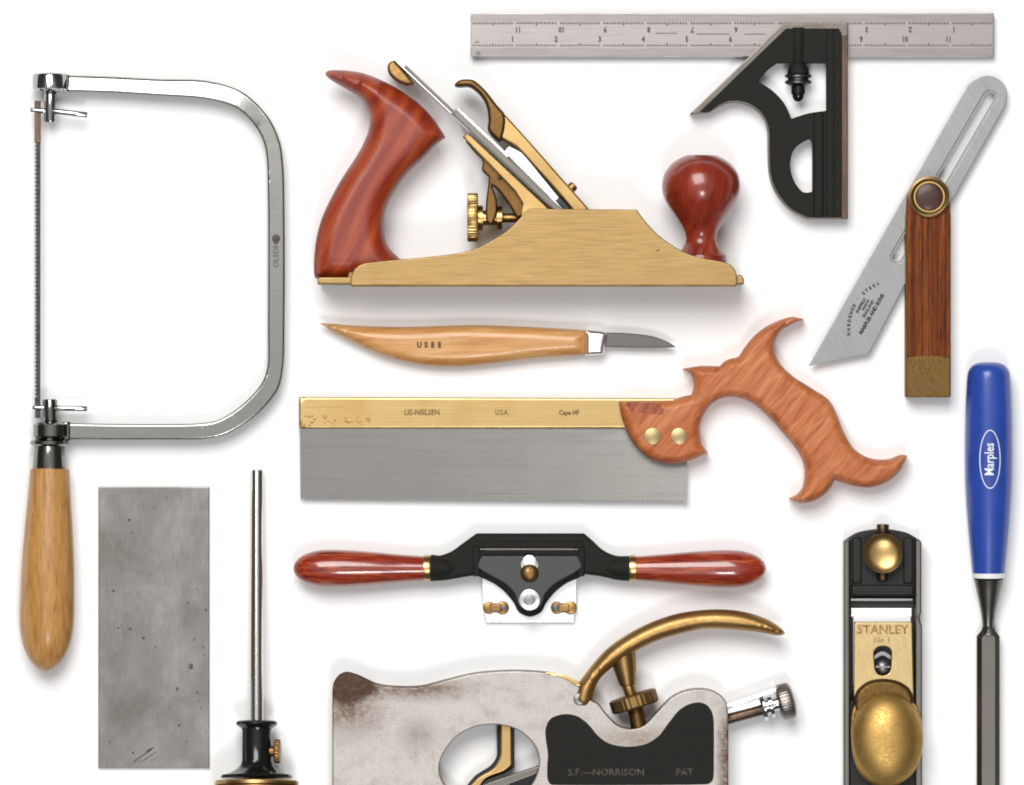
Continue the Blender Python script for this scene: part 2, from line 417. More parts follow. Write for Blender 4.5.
# ================================================================== 1 coping saw
t = thing('coping_saw', 'chrome C-shaped frame saw with thin blade and honey wooden handle at far left', 'coping saw', 50, 440)
ZC = 20
outer = [(58, 75.5, 1), (110, 77), (160, 79.5), (206, 81), (242, 92), (267, 115), (280, 141), (284, 167), (285, 200), (285.3, 265), (285, 330), (284, 366), (277.5, 391), (252, 419), (216, 437.5), (150, 439.5), (60, 439.5, 1)]
inner = [(60, 423, 1), (150, 424), (211, 422), (237, 409), (260, 386), (267.5, 366), (268, 330), (268.2, 265), (268, 200), (266, 152), (257, 129), (237, 109), (206, 99.5), (160, 96), (110, 93), (58, 91.5, 1)]
b = B()
def frame_top(x, y, d):
    f = max(0, min(1, (262-x)/70)); f = f*f*(3-2*f)
    return ZC+5+(f*(y-86)*0.27 if y < 125 else 0)
slab(b, crv(outer+inner, True, 3), ZC-7, ZC+5, 2.2, rings=4, grid=5, top=frame_top); part('frame', b, frame_m, t)
b = B(); disc(b, 276.5, 239, ZC+4.7, ZC+5.25, 4.2, 0.1)
lettering(b, 'OLSON', 276.5, 255, 7.5, -90, ZC+5, 0.25, bold=.1); part('maker_stamp', b, ink_soft, t)
b = B(); lathe(b, (51, 73, ZC), (51, 93, ZC), [(0, 6), (0.4, 9), (1.5, 17), (3, 18), (16, 18), (18.5, 15), (19, 6)], 40)
cyl(b, (51, 90, ZC), (50.5, 123, ZC), 6.2, 2)
slab(b, rect(60, 75, 70, 93), ZC-7, ZC+7, 2)
part('upper_blade_holder', b, metal('holder_chrome', (0.42, 0.42, 0.41, 1), 0.11, 0, 0.04, 0.02, bump=0.0, k=1.0), t)
b = B(); cyl(b, (53, 111.5, ZC+3), (88, 115.5, ZC+3), 3, 0.8); cyl(b, (31, 110, ZC+1), (50, 112, ZC+1), 2.6, 0.8); part('lever_pin', b, chrome, t)
b = B(); cyl(b, (50.5, 399, ZC), (51, 424, ZC), 7.3, 2)
lathe(b, (51.5, 422, ZC), (51.5, 441, ZC), [(0, 6), (0.6, 15), (2.5, 18), (14, 18), (17, 15), (18, 6)], 40)
slab(b, rect(62, 421.5, 71, 440.5), ZC-7, ZC+7, 2)
lathe(b, (50, 439, ZC), (50, 447, ZC), [(0, 15), (2, 19.5), (5, 19.5), (7, 17)], 40)
part('lower_blade_holder', b, dark_chrome, t)
b = B(); cyl(b, (54, 408, ZC+3), (88, 408.5, ZC+3), 2.8, 0.8); cyl(b, (33, 407.5, ZC+1), (50, 408, ZC+1), 2.6, 0.8); part('lever_pin', b, chrome, t)
b = B()
pts = [(36, 103), (41, 103), (41, 143), (40.9, 390), (41, 418), (35.5, 418)]
y = 398
while y > 140: pts += [(35.2, y), (37.0, y-1.6)]; y -= 4
slab(b, poly(pts+[(36, 140)], 60), ZC-1, ZC+1, 0); bl = part('blade', b, blued_and_gap, t)
b = B(); slab(b, rect(35.2, 101, 41.2, 143), ZC-1.6, ZC+1.6, 0.5); part('blade_end', b, brown_steel, bl, 'brown heat-coloured blade end')
b = B(); lathe(b, (50, 446, ZC+1), (50.2, 470, ZC+2), [(0, 14), (0.8, 15.6), (4, 15.8), (23, 17.5), (24, 17)], 44)
part('ferrule', b, dark_chrome, t)
b = B()
lathe(b, (50.5, 468.5, 22), (46.6, 672, 26.5), sm([(0, 17.5, 1), (0.8, 19.6, 1), (30, 21.6), (60, 24), (95, 26.2), (130, 27.2), (155, 27), (172, 24.6), (185, 20), (194, 14), (200, 7), (202.5, 0.1, 1)]), 48)
part('handle', b, beech, t)

# ================================================================== 2 steel scraper
t = thing('card_scraper', 'plain grey pitted steel rectangle lying upright between coping saw handle and rod', 'scraper', 153, 628)
b = B(); slab(b, rect(98, 487, 209, 768), 0, 5, 0.7, rings=2, grid=25); part('plate', b, scraper_m, t)
PLATE = [o for o in bpy.data.objects if o.name == 'plate'][0]
for (x0, y0, x1, y1, w) in ((133, 762, 151, 750, 1.2), (140, 763, 156, 752, .7), (146, 752, 153, 748, 1.6), (131, 765, 140, 760, .6), (150, 762, 158, 757, .5)):
    b = B(); slab(b, obb((x0+x1)/2, (y0+y1)/2, math.hypot(x1-x0, y1-y0), w, math.degrees(math.atan2(y1-y0, x1-x0)), 50), 4.9, 5.12, 0)
    part('scratch', b, ink_soft, PLATE)
for (x, y, r) in ((130, 629, 1.6), (118, 628, 1), (143, 638, 1.5), (191, 667, 2.8), (197, 693, 1.2), (177, 689, 1.6), (198, 701, .9), (201, 708, 1), (179, 726, 1.4), (133, 753, 1.2), (113, 591, 1.4), (106, 592, .9), (131, 533, 1), (155, 647, .9), (194, 640, 1), (203, 648, 1), (129, 520, 1.6), (124, 633, .8), (121, 626, .7), (154, 508, .8), (188, 560, .7), (196, 589, .8), (116, 655, .7), (168, 709, .9), (186, 742, .8), (109, 742, .9), (204, 655, .8), (150, 575, .7)):
    b = B(); slab(b, crv([(x+r*random.uniform(.6, 1.3)*math.cos(a), y+r*random.uniform(.7, 1.4)*math.sin(a)) for a in [PI*i/4 for i in range(8)]], True, 1), 4.9, 5.1, 0)
    part('pit', b, ink_soft, PLATE)

# ================================================================== 3 gauge
t = thing('marking_gauge', 'bright steel rod in black flanged collar with brass disc at bottom left', 'gauge', 257, 760)
A0, A1 = Vector((257, 470, 8)), Vector((257.5, 785, 40))
AX = (A1-A0).normalized()
def ga(s): return A0+AX*s
b = B(); lathe(b, ga(0), ga(255), [(0, 5.2), (0.8, 6.3), (254, 6.6)], 40); part('rod', b, rod_m, t)
b = B(); lathe(b, ga(251), ga(312), [(0, 8), (0.4, 19), (1.5, 20.6), (4, 20.6), (5.5, 19), (7.5, 15.5), (10, 14.6), (40, 14.8), (45, 16.5), (49, 21), (53, 29), (54.4, 35), (56.5, 36), (57.5, 35)], 56)
cyl(b, (256.5, 762, 49), (256.5, 762, 53.2), 4.2, 0.8)
part('collar', b, gloss_black, t)
b = B(); cyl(b, (268, 750, 38), (276, 750, 38.5), 5.5, 0.8); cyl(b, (275.5, 750, 38.5), (281, 750, 39), 12, 1.2, knurl=(0, 99, 26, .6)); part('thumbscrew', b, brass_aged, t)
b = B(); lathe(b, ga(310), ga(340), [(0, 30), (0.8, 40), (2, 41.8), (5, 42), (6, 40), (7, 41.8), (22, 42), (24, 40)], 64); part('disc', b, brass, t)

# ================================================================== 4 smoothing plane
t = thing('smoothing_plane', 'brass bodied hand plane on its side with red wooden tote and round knob', 'hand plane', 540, 270)
side = [(352, 286.5, 1), (352.5, 279), (356, 270), (365, 264.5), (385, 262), (400, 260.5), (430, 258), (460, 254), (480, 248), (505, 233.5), (517, 222.5), (525, 213.5), (530, 210.3, 1), (635.5, 211, 1), (645, 223.6), (659, 238), (679.5, 251.5), (698, 258.5), (722, 263), (730.5, 267.5), (734.5, 274.5), (735, 286.5, 1)]
b = B(); sd = crv(side, True, 3)
slab(b, sd, 70, 78, 1.0, rings=3, grid=22); slab(b, sd, 0, 8, 0.8, rings=2)
slab(b, poly([(319, 278), (740, 276), (742.5, 280), (742, 284.8), (319, 284.8)]), 7, 71, 1.2)
slab(b, poly([(352, 262), (400, 262), (400, 280), (348, 280)]), 22, 56, 1)
slab(b, poly([(545, 222), (640, 222), (650, 284), (470, 284), (470, 262), (500, 250)]), 8, 60, 0.8)
part('body', b, brass_side, t)
b = B(); disc(b, 656.3, 251, 77.9, 78.25, 1.8, .1)
part('pin', b, brass_aged, t)
tote = [(325.8, 74), (331, 71.2), (347, 71.6), (362.5, 74), (378, 79.5), (394, 87.5), (409, 97), (423, 108), (434, 120), (442, 132), (445.8, 138.5, 1), (435, 147), (425, 158), (408, 174), (395, 192), (387, 208), (384, 224), (385.6, 238.5), (391, 250), (402, 261, 1), (400, 280, 1), (316, 279, 1), (314.6, 274), (314.6, 260), (317, 238.5), (323, 217), (335, 192), (345, 175), (355, 160), (363, 146), (369, 131), (370, 117), (366, 106), (358, 97), (347, 90.4), (336, 84), (328.5, 79)]
b = B(); slab(b, crv(tote, True, 2.2), 16, 62, 19, rz=23, both=True, rings=8, grid=3.5); part('tote', b, cherry, t)
b = B(); lathe(b, (700.5, 156, 39), (700.5, 270, 39), sm([(0, 0.1, 1), (0.2, 15, 1), (2, 19.5), (5, 25), (10, 31), (19, 37), (32, 39.2), (44, 36.5), (54, 31), (64, 24), (74, 17.8), (82, 15.4), (88, 16.4), (94, 20), (99, 24.2, 1), (100, 25.4, 1), (106, 26), (107, 24, 1), (113, 24, 1)]), 64)
part('knob', b, knobw, t)
# frog, iron, cap
b = B()
slab(b, poly([(463, 138), (468, 135), (549, 211), (560, 222), (520, 222), (523, 205), (515, 192)]), 14, 64, 0.8)
part('frog', b, brass, t)
b = B()
slab(b, crv([(466, 142.5, 1), (471, 141, 1), (500, 167), (517, 186), (525, 200), (528, 211, 1), (518, 219), (510, 207), (499, 192), (492, 186, 1), (497, 200, 1), (497, 214), (492, 225), (486.5, 222), (486, 205), (488, 188), (489, 178, 1), (482, 171), (483, 162), (476, 155)], True, 3), 24, 54, 2)
part('frog_bracket', b, brass_dark, t)
b = B(); disc(b, 500, 179, 53.9, 54.4, 2.5, .2); part('pin', b, dark_hole, t)
def strip(x0, y0, x1, y1, w): return obb((x0+x1)/2, (y0+y1)/2, math.hypot(x1-x0, y1-y0), w, math.degrees(math.atan2(y1-y0, x1-x0)), 6)
b = B(); slab(b, strip(395.5, 61, 556, 212, 3.4), 6, 66, 0.4); part('iron', b, bright, t)
b = B(); slab(b, strip(405.5, 68.5, 562, 216, 3.2), 7, 67, 0.4); part('iron_edge', b, steel_dark, t)
b = B(); slab(b, strip(454, 113, 560, 213, 6.5), 7, 68, 0.8); part('cap_iron', b, steel_gun, t)
b = B(); slab(b, strip(458, 111.5, 512, 162, 4.0), 9, 66, 0.6); slab(b, crv([(504, 153, 1), (509, 148, 1), (522, 155), (540, 176), (562, 203), (571, 213, 1), (562, 216, 1)], True, 3), 9, 67, 0.8); part('chip_breaker', b, bright, t)
b = B(); slab(b, strip(508, 158, 549, 199, 2.2), 66.5, 68.2, 0.2); part('edge_line', b, steel_gun, t)
b = B(); slab(b, strip(557, 200, 567, 211, 6), 60, 69, 0.6); part('dark_gap', b, blued_and_gap, t)  # dark block standing in for the shaded gap by the chip breaker
b = B(); slab(b, crv([(396, 62.5, 1), (414.5, 84.5, 1), (408, 86.5), (398, 83), (390, 76), (388, 69), (390.5, 64)], True, 2), 20, 58, 3, rings=4, grid=4); part('lateral_lever', b, brass_aged, t)
lev = [(455, 87.3), (458, 83.5), (464, 81.5), (474.5, 82.8), (486, 93), (497, 107), (505, 117), (505, 130), (501, 142.5), (494, 139), (488, 131.5), (488.6, 123), (487, 109), (481, 97.5), (470, 88.5), (460, 88.5)]
b = B(); slab(b, crv(lev, True, 2), 26, 72, 3.5, rings=5, grid=4); part('cam_lever', b, brass_dark, t)
b = B(); slab(b, crv([(497, 127, 1), (505.5, 117, 1), (530, 144), (560, 178), (590, 212, 1), (574, 214, 1), (559, 196), (532, 166), (516, 149), (506, 143), (499, 138)], True, 3), 12, 70, 2.2, rings=4, grid=8); cap = part('lever_cap', b, brass, t)
b = B(); lathe(b, (566, 194, 50), (576, 184, 50), [(0, 4.5), (3, 4.5), (3.4, 7), (5.5, 7.3), (6.5, 5), (8, 5), (11, 4.5), (12, 3)], 28); part('screw', b, brass_aged, cap)
b = B(); cyl(b, (467.5, 218, 39), (478.2, 218, 39), 24.2, 1.2, 60, knurl=(0, 99, 44, .8))
lathe(b, (478, 218.5, 39), (503, 218.5, 39), [(0, 12.5), (5, 12.5), (5.2, 7.5), (19, 7.5), (19.2, 11.8), (24, 11.8), (24.3, 8)], 40); part('adjusting_wheel', b, brass, t)
b = B(); cyl(b, (502, 218.5, 39), (524, 218.5, 39), 4.6, 0.4); part('adjusting_screw', b, brass_aged, t)

# ================================================================== 5 carving knife
t = thing('carving_knife', 'small carving knife with pale curved wooden handle between brass plane and back saw', 'knife', 500, 345)
kh = [(319, 322.8, 1), (333, 323.6), (347, 325), (375, 326.2), (403, 326.8), (440, 325.8), (477, 325), (533, 327), (586, 330, 1), (586, 355, 1), (560, 357), (532.6, 359), (495.5, 363.5), (458, 366.8), (421, 365), (384, 356), (354.5, 343), (332, 331)]
b = B(); slab(b, crv(kh, True, 2.5), 1, 25, 12.5, rz=12, both=True, rings=7, grid=3.5); part('handle', b, pear, t)
b = B(); 
for i, ch in enumerate('USEE'): lettering(b, ch, 419.5+i*6.7, 345.2, 7.8, 0, 25, 0.22, sx=0.85, bold=.4)
part('lettering', b, burn, t)
b = B(); slab(b, crv([(585, 330, 1), (602, 331.5), (606.5, 334), (605, 345), (603.5, 354.5, 1), (585, 355.4, 1)], True, 2), 3, 23, 5, rings=4, grid=4); part('bolster', b, bright, t)
b = B(); slab(b, crv([(603, 332.6, 1), (625, 333.2), (651, 336), (668, 342), (675.8, 347.2, 1), (644, 347.6), (603, 346.6, 1)], True, 2), 11, 15, 0.7, cham=True, rings=2); part('blade', b, steel_dark, t)

# ================================================================== 6 combination square
t = thing('combination_square', 'long engraved steel rule with black cast sliding head along the top', 'combination square', 790, 50)
b = B(); slab(b, rect(471, 13, 994, 57, 8), 8, 12, 0.5, rings=2, grid=20); rule = part('rule', b, steel, t)
b = B()
IN = 523/12
for i in range(12):
    for k in range(1, 16):
        x = 471+IN*(i+k/16)
        h = {0: 4, 8: 4}.get(k % 16, 0)
        for y0, y1 in ((22.2, 24.3+h*0.3), (44.6-h*0.3, 46.2)):
            if i in (3,) and False: continue
            b.add([(x-.75, y0, 12.12), (x+.75, y0, 12.12), (x+.75, y1, 12.12), (x-.75, y1, 12.12)], [(0, 1, 2, 3)])
for i in range(1, 12):
    x = 471+IN*i
    lettering(b, str(i), x-2, 39.5, 7.6, 0, 12.1, .05, bold=.35, sx=.8)
    lettering(b, str(12-i), x+3.5, 29.5, 7.6, 180, 12.1, .05, bold=.35, sx=.8)
for (x0, x1, y) in ((656, 675, 33.2), (697, 728, 34), (745, 765, 34)):
    x = x0
    while x < x1:
        b.add([(x, y-.5, 12.12), (x+2.2, y-.5, 12.12), (x+2.2, y+.6, 12.12), (x, y+.6, 12.12)], [(0, 1, 2, 3)]); x += 3
lettering(b, '32', 478, 53.5, 5, 0, 12.1, .05, bold=.1); lettering(b, '64', 477, 42, 4.5, 0, 12.1, .05)
part('graduations', b, ink_soft, rule)
b = B()
for i in range(12*32):
    x = 471+IN*i/32
    for y0, y1 in ((14, 21.5), (48, 56)):
        b.add([(x-.28, y0, 12.11), (x+.28, y0, 12.11), (x+.28, y1, 12.11), (x-.28, y1, 12.11)], [(0, 1, 2, 3)])
fine_lines = metal('faint_graduation', (0.36, 0.33, 0.32, 1), 0.45)
part('fine_graduations', b, fine_lines, rule)
hol = [(757.3, 82, 1), (768, 70), (776.7, 63.5, 1), (827, 63.5, 1), (827.3, 111, 1), (809, 113.5), (791, 119, 1), (784, 104), (772, 91)]
hol2 = [(809, 139), (812.3, 143, 1), (812.3, 192, 1), (802.5, 192.4), (793.5, 181), (789.6, 165), (794.4, 149)]
H1, H2 = crv(hol, True, 3), crv(hol2, True, 3)
hd = [(689.7, 114.4, 1), (783, 23.8, 1), (847.5, 23, 1), (847.5, 219, 1), (807, 218.7, 1), (789.6, 209.5), (775.5, 193), (769, 174), (767.7, 151.5), (767, 129), (760.6, 114.4), (747.7, 105), (731.6, 102.5), (718.7, 107), (709, 112.8, 1), (699, 113.6)]
b = B(); slab(b, crv(hd, True, 3), 0, 23, 0.7, rings=2, holes=[H1, H2]); head = part('head', b, machined, t)
cs = [(699, 112.6, 1), (785.5, 29, 1), (838.5, 29, 1), (841.5, 36), (841.5, 217.8, 1), (807.5, 217.5, 1), (790.5, 208.5), (776.8, 192), (770.4, 174), (769, 151.5), (768.3, 129), (761.6, 113.4), (748, 103.6), (731.6, 101), (718, 105.6), (709, 112)]
g = 1.2
b = B(); slab(b, crv(cs, True, 3), 21, 24.2, 1.0, rings=3, holes=[crv(hol, True, 3), H2], grid=10)
part('casting_face', b, cast, head)
b = B(); slab(b, rect(840.5, 36, 847.4, 218.9), 22, 23.6, 0.5)
part('rib', b, brown_steel, head)
b = B(); slab(b, rect(813, 113, 823, 218), 23, 26.4, 2.4, rings=4); slab(b, rect(825.5, 29.5, 834, 218), 23, 25.2, 1.6)
cyl(b, (798, 28, 20), (798, 64, 20), 6.6, 0.5)
lathe(b, (798, 60, 19), (798, 76, 19), [(0, 6.4), (4, 7), (9, 10.5), (14, 11), (15, 9)], 32)
part('clamp_sleeve', b, cast, head)
b = B()
lathe(b, (798, 73.5, 18), (798, 90, 18), [(0, 9), (1, 11.5), (2, 13.4), (4, 13.4), (5.2, 10.5), (6.6, 10.5), (8, 13.4), (10, 13.4), (11.5, 11), (13, 8)], 40, )
part('clamp_nut', b, steel_dark, head)
b = B(); lathe(b, (798, 86, 17), (798, 102, 17), [(0, 7.2), (8, 7.2), (9, 6), (12, 5.6), (15, 3.5), (16, .5)], 32); part('clamp_bolt', b, gloss_black, head)

# ================================================================== 7 sliding bevel
t = thing('sliding_bevel', 'slanted slotted steel blade pivoting in striped brown wooden stock with brass tip', 'sliding bevel', 928, 300)
dx, dy = (988-838), (96-359)
bo = [(967.5, 85.5), (976.5, 78.5), (988, 75.6), (1000, 80.5), (1007, 92), (1005, 106, 1), (905, 284, 1), (872, 348), (868, 353.6), (862, 355, 1), (808.5, 366, 1)]
slot = capsule(989.5, 97, 897, 257, 4.6)
slotw = capsule(989.5, 97, 897, 257, 6.6)
b = B(); slab(b, crv(bo, True, 3), 12, 14.6, 0.4, rings=2, holes=[slotw], grid=14)
slab(b, slotw, 12, 13.4, 0.2, rings=1, holes=[slot])
bl = part('blade', b, bevel_steel, t)
b = B()
cx, cy, A = 864, 311, -60.0
def loc(u, v):   # u along the blade, v across
    c, s = math.cos(math.radians(A)), math.sin(math.radians(A)); return cx+c*u-s*v, cy+s*u+c*v
for (txt, v0, sz, u0) in (('SHEFFIELD', -5.4, 3.6, 3), ('MADE IN', -1.6, 3.0, 6), ('ENGLAND', 2.6, 4.2, 4)):
    x, y = loc(u0, v0); lettering(b, txt, x, y, sz, A, 14.6, .12, bold=.2)
for k in range(16):      # arc of small capitals round the stamp
    q = -1+2*k/15
    x, y = loc(1.5+29*q, -11.2+9.5*q*q); lettering(b, 'HARDENED * STEEL'[k], x, y, 4.4, A+q*34, 14.6, .12, bold=.28)
x, y = loc(1, 8.2); lettering(b, 'MARPLES AND SONS', x, y, 5.0, A, 14.6, .12, bold=.32, sx=.98)
part('maker_stamp', b, ink, bl)
stk = [(906, 205, 1)]+[(927.7+21.7*math.cos(a), 203+22*math.sin(a)) for a in [PI+PI*i/10 for i in range(1, 10)]]+[(949.4, 205, 1), (949.4, 358, 1), (906, 358, 1)]
b = B(); slab(b, crv(stk, True, 3), 16, 27, 1.2, rings=3, grid=10); slab(b, crv(stk, True, 3), 0, 11, 0.6, rings=2); part('stock', b, bubinga, t)
b = B(); slab(b, rect(948.6, 214, 950, 396), 1, 25.5, 0.3); slab(b, rect(905, 214, 906.5, 396), 1, 25.5, 0.3); part('side_strip', b, brass_tip, t)
b = B(); slab(b, crv([(906, 357.8, 1), (917, 356), (928, 355.4), (939, 356), (949.4, 357.8, 1), (949.4, 397.3, 1), (906, 397.3, 1)], True, 3), 0, 27.4, 0.8, rings=3, grid=8); tip = part('tip', b, brass_tip, t)
b = B(); slab(b, capsule(920, 367, 922, 374, .9), 27.2, 27.9, 0.3); slab(b, capsule(922, 375, 930, 379, .9), 27.2, 27.9, 0.3); disc(b, 927, 367, 27.1, 27.8, 2.6, .4); slab(b, capsule(920, 381, 928, 379.5, .9), 27.2, 27.9, 0.3); lettering(b, 'ROSEWOOD', 928, 387.5, 6, 0, 27.4, .15, bold=.1, sx=1.05); part('stamp', b, stampbr, tip)
b = B()
lathe(b, (928.3, 197.3, 26), (928.3, 197.3, 34), [(0, 20), (3, 20.6), (5.5, 20), (6.2, 18.4), (5.6, 17), (4, 15.5), (4, 1)], 56); kn = part('pivot_nut', b, brass, t)
b = B(); dome(b, 928.3, 197.3, 29, 15, 3.0, 48, 6); part('nut_inlay', b, walnut, kn)

# ================================================================== 8 chisel
t = thing('bench_chisel', 'blue plastic handled bench chisel with steel blade at right edge', 'chisel', 988, 590)
CZ = 24
b = B()
hp = [(0, 0.1, 1), (0.6, 9), (2.5, 15), (6, 18.6), (11, 21), (20, 22), (40, 23), (65, 23.6), (90, 23.8), (115, 23.6), (140, 22.4), (165, 20.6), (190, 18.2), (211, 16.2, 1), (211.3, 12, 1)]
lathe(b, (988, 362, CZ), (988, 600, CZ-4), sm(hp), 56); hn = part('handle', b, blue, t)
HP = sm(hp)
def hz(x, y):
    s = y-362
    r = 23.6
    for (s0, r0), (s1, r1) in zip(HP, HP[1:]):
        if s0 <= s <= s1: r = r0+(r1-r0)*(s-s0)/max(1e-6, s1-s0)
    return CZ-4*s/238+math.sqrt(max(1, r*r-(x-988)**2))
b = B(); n = 60
v = []; f = []
for i in range(n):
    a = 2*PI*i/n
    for k in (0, 1):
        x = 988+(9.6+k*1.0)*math.cos(a); y = 459+(28.4+k*1.0)*math.sin(a); v.append((x, y, hz(x, y)+0.2))
    f.append((2*i, 2*i+1, (2*i+3) % (2*n), (2*i+2) % (2*n)))
b.add(v, f)
lettering(b, 'Marples', 987.6, 459, 13.2, -90, 0, 0.2, zf=hz, sx=0.78, bold=.2); part('maker_badge', b, white_pl, hn)
b = B(); lathe(b, (988, 572.8, CZ-3.6), (988, 579, CZ-3.7), [(0, 15), (0.2, 16.5), (5, 16.3), (5.3, 14)], 48); part('collar_ring', b, white_pl, t)
b = B(); lathe(b, (988, 578, CZ-3.7), (988, 650, CZ-13), sm([(0, 12, 1), (0.2, 15, 1), (8, 13), (22, 10), (35, 7.3), (46, 5.8), (56, 5.4, 1), (60, 3, 1)]), 48)
slab(b, crv([(982.5, 626, 1), (993.5, 626, 1), (994.5, 630), (999.3, 636, 1), (999.3, 830, 1), (976.6, 830, 1), (976.6, 636, 1), (981.5, 630)], True, 4), 13, 20, 4.8, rz=4.0, cham=True, rings=2)
slab(b, poly([(987.9, 619), (994.6, 638), (981.4, 638)], 2), 14, 23.5, 5.5, cham=True, rings=2)
part('blade', b, steel_gun, t)

# ================================================================== 9 back saw
t = thing('back_saw', 'small brass backed saw with curly orange wooden handle in the middle', 'back saw', 560, 450)
b = B()
pts = [(300, 420), (687, 420), (687, 502)]
x = 684.0
while x > 303: pts += [(x, 502.6-(684-x)*0.0055), (x-1.4, 499.2-(684-x)*0.0055)]; x -= 3.9
pts += [(300.5, 500)]
slab(b, crv([(p[0], p[1], 1) for p in pts], True, 200), 9, 11, 0, grid=16, tilt=lambda x, y: 0.055*(x-500)/190*(y-463)); bl = part('blade', b, saw_steel, t)
b = B(); slab(b, poly([(299, 397), (690, 398.4), (690, 428), (299, 428.5)], 8), 5, 15, 1.8, rings=4, grid=12)
bk = part('brass_back', b, brass_back, t)
b = B()
lettering(b, 'LIE-NIELSEN', 422, 412.6, 7.8, 0, 15, .12, bold=.22, sx=.86); part('lettering', b, stampbr, bk); b = B(); lettering(b, 'U.S.A.', 502, 412.6, 7.2, 0, 15, .12, bold=.2, sx=.75); part('lettering', b, stampbr, bk); b = B(); lettering(b, 'Cape HF', 569, 412.8, 6.6, 0, 15, .12, bold=.3, sx=.85)
part('lettering', b, stampbr, bk)
b = B()
for k in range(46):     # tarnish specks along the lower left of the back
    x = random.uniform(300, 372); y = 419+random.gauss(0, 2.6)+2; r = random.uniform(.5, 1.5)
    if y > 425.5 or y < 413: continue
    slab(b, crv([(x+r*random.uniform(.6, 1.8)*math.cos(a), y+r*random.uniform(.5, 1.0)*math.sin(a)) for a in [PI*i/3 for i in range(6)]], True, 1.5), 14.9, 15.1+random.uniform(0, .02), 0)
part('tarnish_marks', b, plain('brown_tarnish', (0.32, 0.17, 0.045, 1), 0.5, metallic=.6), bk)
sh = [(618.7, 401.6, 1), (622, 418.7), (629.7, 437.5), (640.6, 451.6), (656, 461), (675, 463.5), (693.7, 459), (707.8, 452.5, 1), (701.5, 443.7), (699.4, 431), (701.6, 418.7), (709.4, 406), (721, 398.4), (734, 397), (750, 401.6), (765.6, 414), (784.4, 434.4), (799, 453), (804.7, 468.7), (803.5, 484.4), (798, 493.7), (789, 498.4, 1), (800, 503), (815.6, 500), (828, 490.6), (834.4, 479.7, 1), (850, 485), (868.7, 487.5), (887.5, 481.5), (900, 470), (907, 455.3, 1), (901, 454.8), (887.5, 459.4), (868.7, 457.8), (853.5, 448.4), (843, 431), (837, 415.6), (828.5, 400), (812.5, 389), (791, 375), (778, 361), (773.4, 347), (779, 333), (790.6, 324.6), (803.9, 319.2, 1), (790.6, 317), (772, 323.4), (756, 334.4), (745, 347), (738.5, 356.5), (731, 358.5), (724.4, 361.5), (720, 366.2, 1), (700, 366), (682.5, 368.7, 1), (690.6, 374), (694, 384), (692, 394.5, 1), (681, 397), (673.4, 400, 1)]
b = B(); slab(b, crv(sh, True, 2.0), 0, 37, 9, rz=15, rings=6, grid=4); hn = part('handle', b, applew, t)
b = B(); slab(b, poly([(626, 402.4), (655, 402.4), (664, 410), (662, 414.5), (630, 411.8)], 5), 36.2, 37.25, 0.3); part('red_patch', b, patch_w, hn)  # red streaked patch laid on the handle where the back enters
screw_m = metal('dull_saw_screw', (0.70, 0.54, 0.28, 1), 0.4, 20, 0.2, 0.2, bump=.1)
for x in (652, 678.5):
    b = B(); disc(b, x, 436, 36, 37.5, 8.2, 0.3, 40); part('screw', b, screw_m, hn)

# ================================================================== 10 spokeshave
t = thing('spokeshave', 'black bodied spokeshave with two glossy red striped wooden handles', 'spokeshave', 530, 575)
HZ = 21
for sgn, x0, xf in ((-1, 424.5, 430.5), (1, 635, 629.5)):
    b = B(); e = x0+sgn*131
    lathe(b, (x0, 568.3, HZ), (e, 568.8 if sgn > 0 else 568.3, HZ), sm([(0, 11, 1), (0.3, 12.3, 1), (25, 14.2), (55, 17), (85, 18.8), (104, 18.4), (118, 15), (126, 10), (130, 4.5), (131, 0.1, 1)]), 48)
    h = part('handle', b, rosew, t)
    b = B(); lathe(b, (x0-sgn*0.2, 568, HZ), (xf, 568, HZ), [(-.8, 11), (-.8, 13), (4, 13.4), (5.6, 13), (5.7, 10)], 40); part('ferrule', b, brass_back, h)
body = [(430, 556), (440, 555.5), (452, 551), (463, 543), (476.6, 533.3, 1), (584, 533.3, 1), (592, 540), (603, 550), (616, 555.6), (631, 556, 1), (631, 581, 1), (616, 579.5), (600, 576), (584, 574, 1), (580, 577), (566, 583.5), (555, 592), (546, 603), (541, 612), (530, 616.5), (519, 612), (514, 603), (505, 592), (494, 583.5), (479, 576.5), (475, 575, 1), (460, 577.5), (445, 580), (430, 581, 1)]
b = B(); slab(b, crv(body, True, 2.5), 9, 27, 4.5, rings=5, grid=6)
lathe(b, (429, 568.2, HZ), (470, 566, HZ-2), [(0, 12.5), (8, 12), (18, 10), (34, 5)], 32); lathe(b, (631, 568.2, HZ), (590, 566, HZ-2), [(0, 12.5), (8, 12), (18, 10), (34, 5)], 32)
bd = part('body', b, cast, t)
b = B(); slab(b, rect(476, 541, 583, 547.5), 26.6, 28.6, 0.9); slab(b, rect(473, 547, 480, 576), 26.5, 30, 1.2); slab(b, rect(577.5, 547, 584.5, 576), 26.5, 30, 1.2); part('throat_edge', b, cast, bd)
b = B(); slab(b, rect(480, 548, 578, 550), 26.5, 27.6, 0.4); part('mouth', b, machined, bd)
cp = [(481.5, 555.4, 1), (577.5, 555.4, 1), (582, 566), (575, 572), (566, 577), (553, 585), (545, 594), (541, 605), (530, 611), (519, 605), (515, 594), (507, 585), (494, 577), (485, 572), (477.5, 566)]
b = B(); slab(b, crv(cp, True, 2.5), 27, 32.5, 1.4, rings=3, grid=6); cap = part('lever_cap', b, capgrey, t)
b = B(); disc(b, 529.5, 564.5, 32, 33.2, 8.7, 0.5); cyl(b, (529.5, 562, 32), (529.5, 562, 34.2), 7.5, 1); part('screw', b, bright, cap, 'bright steel upper screw')
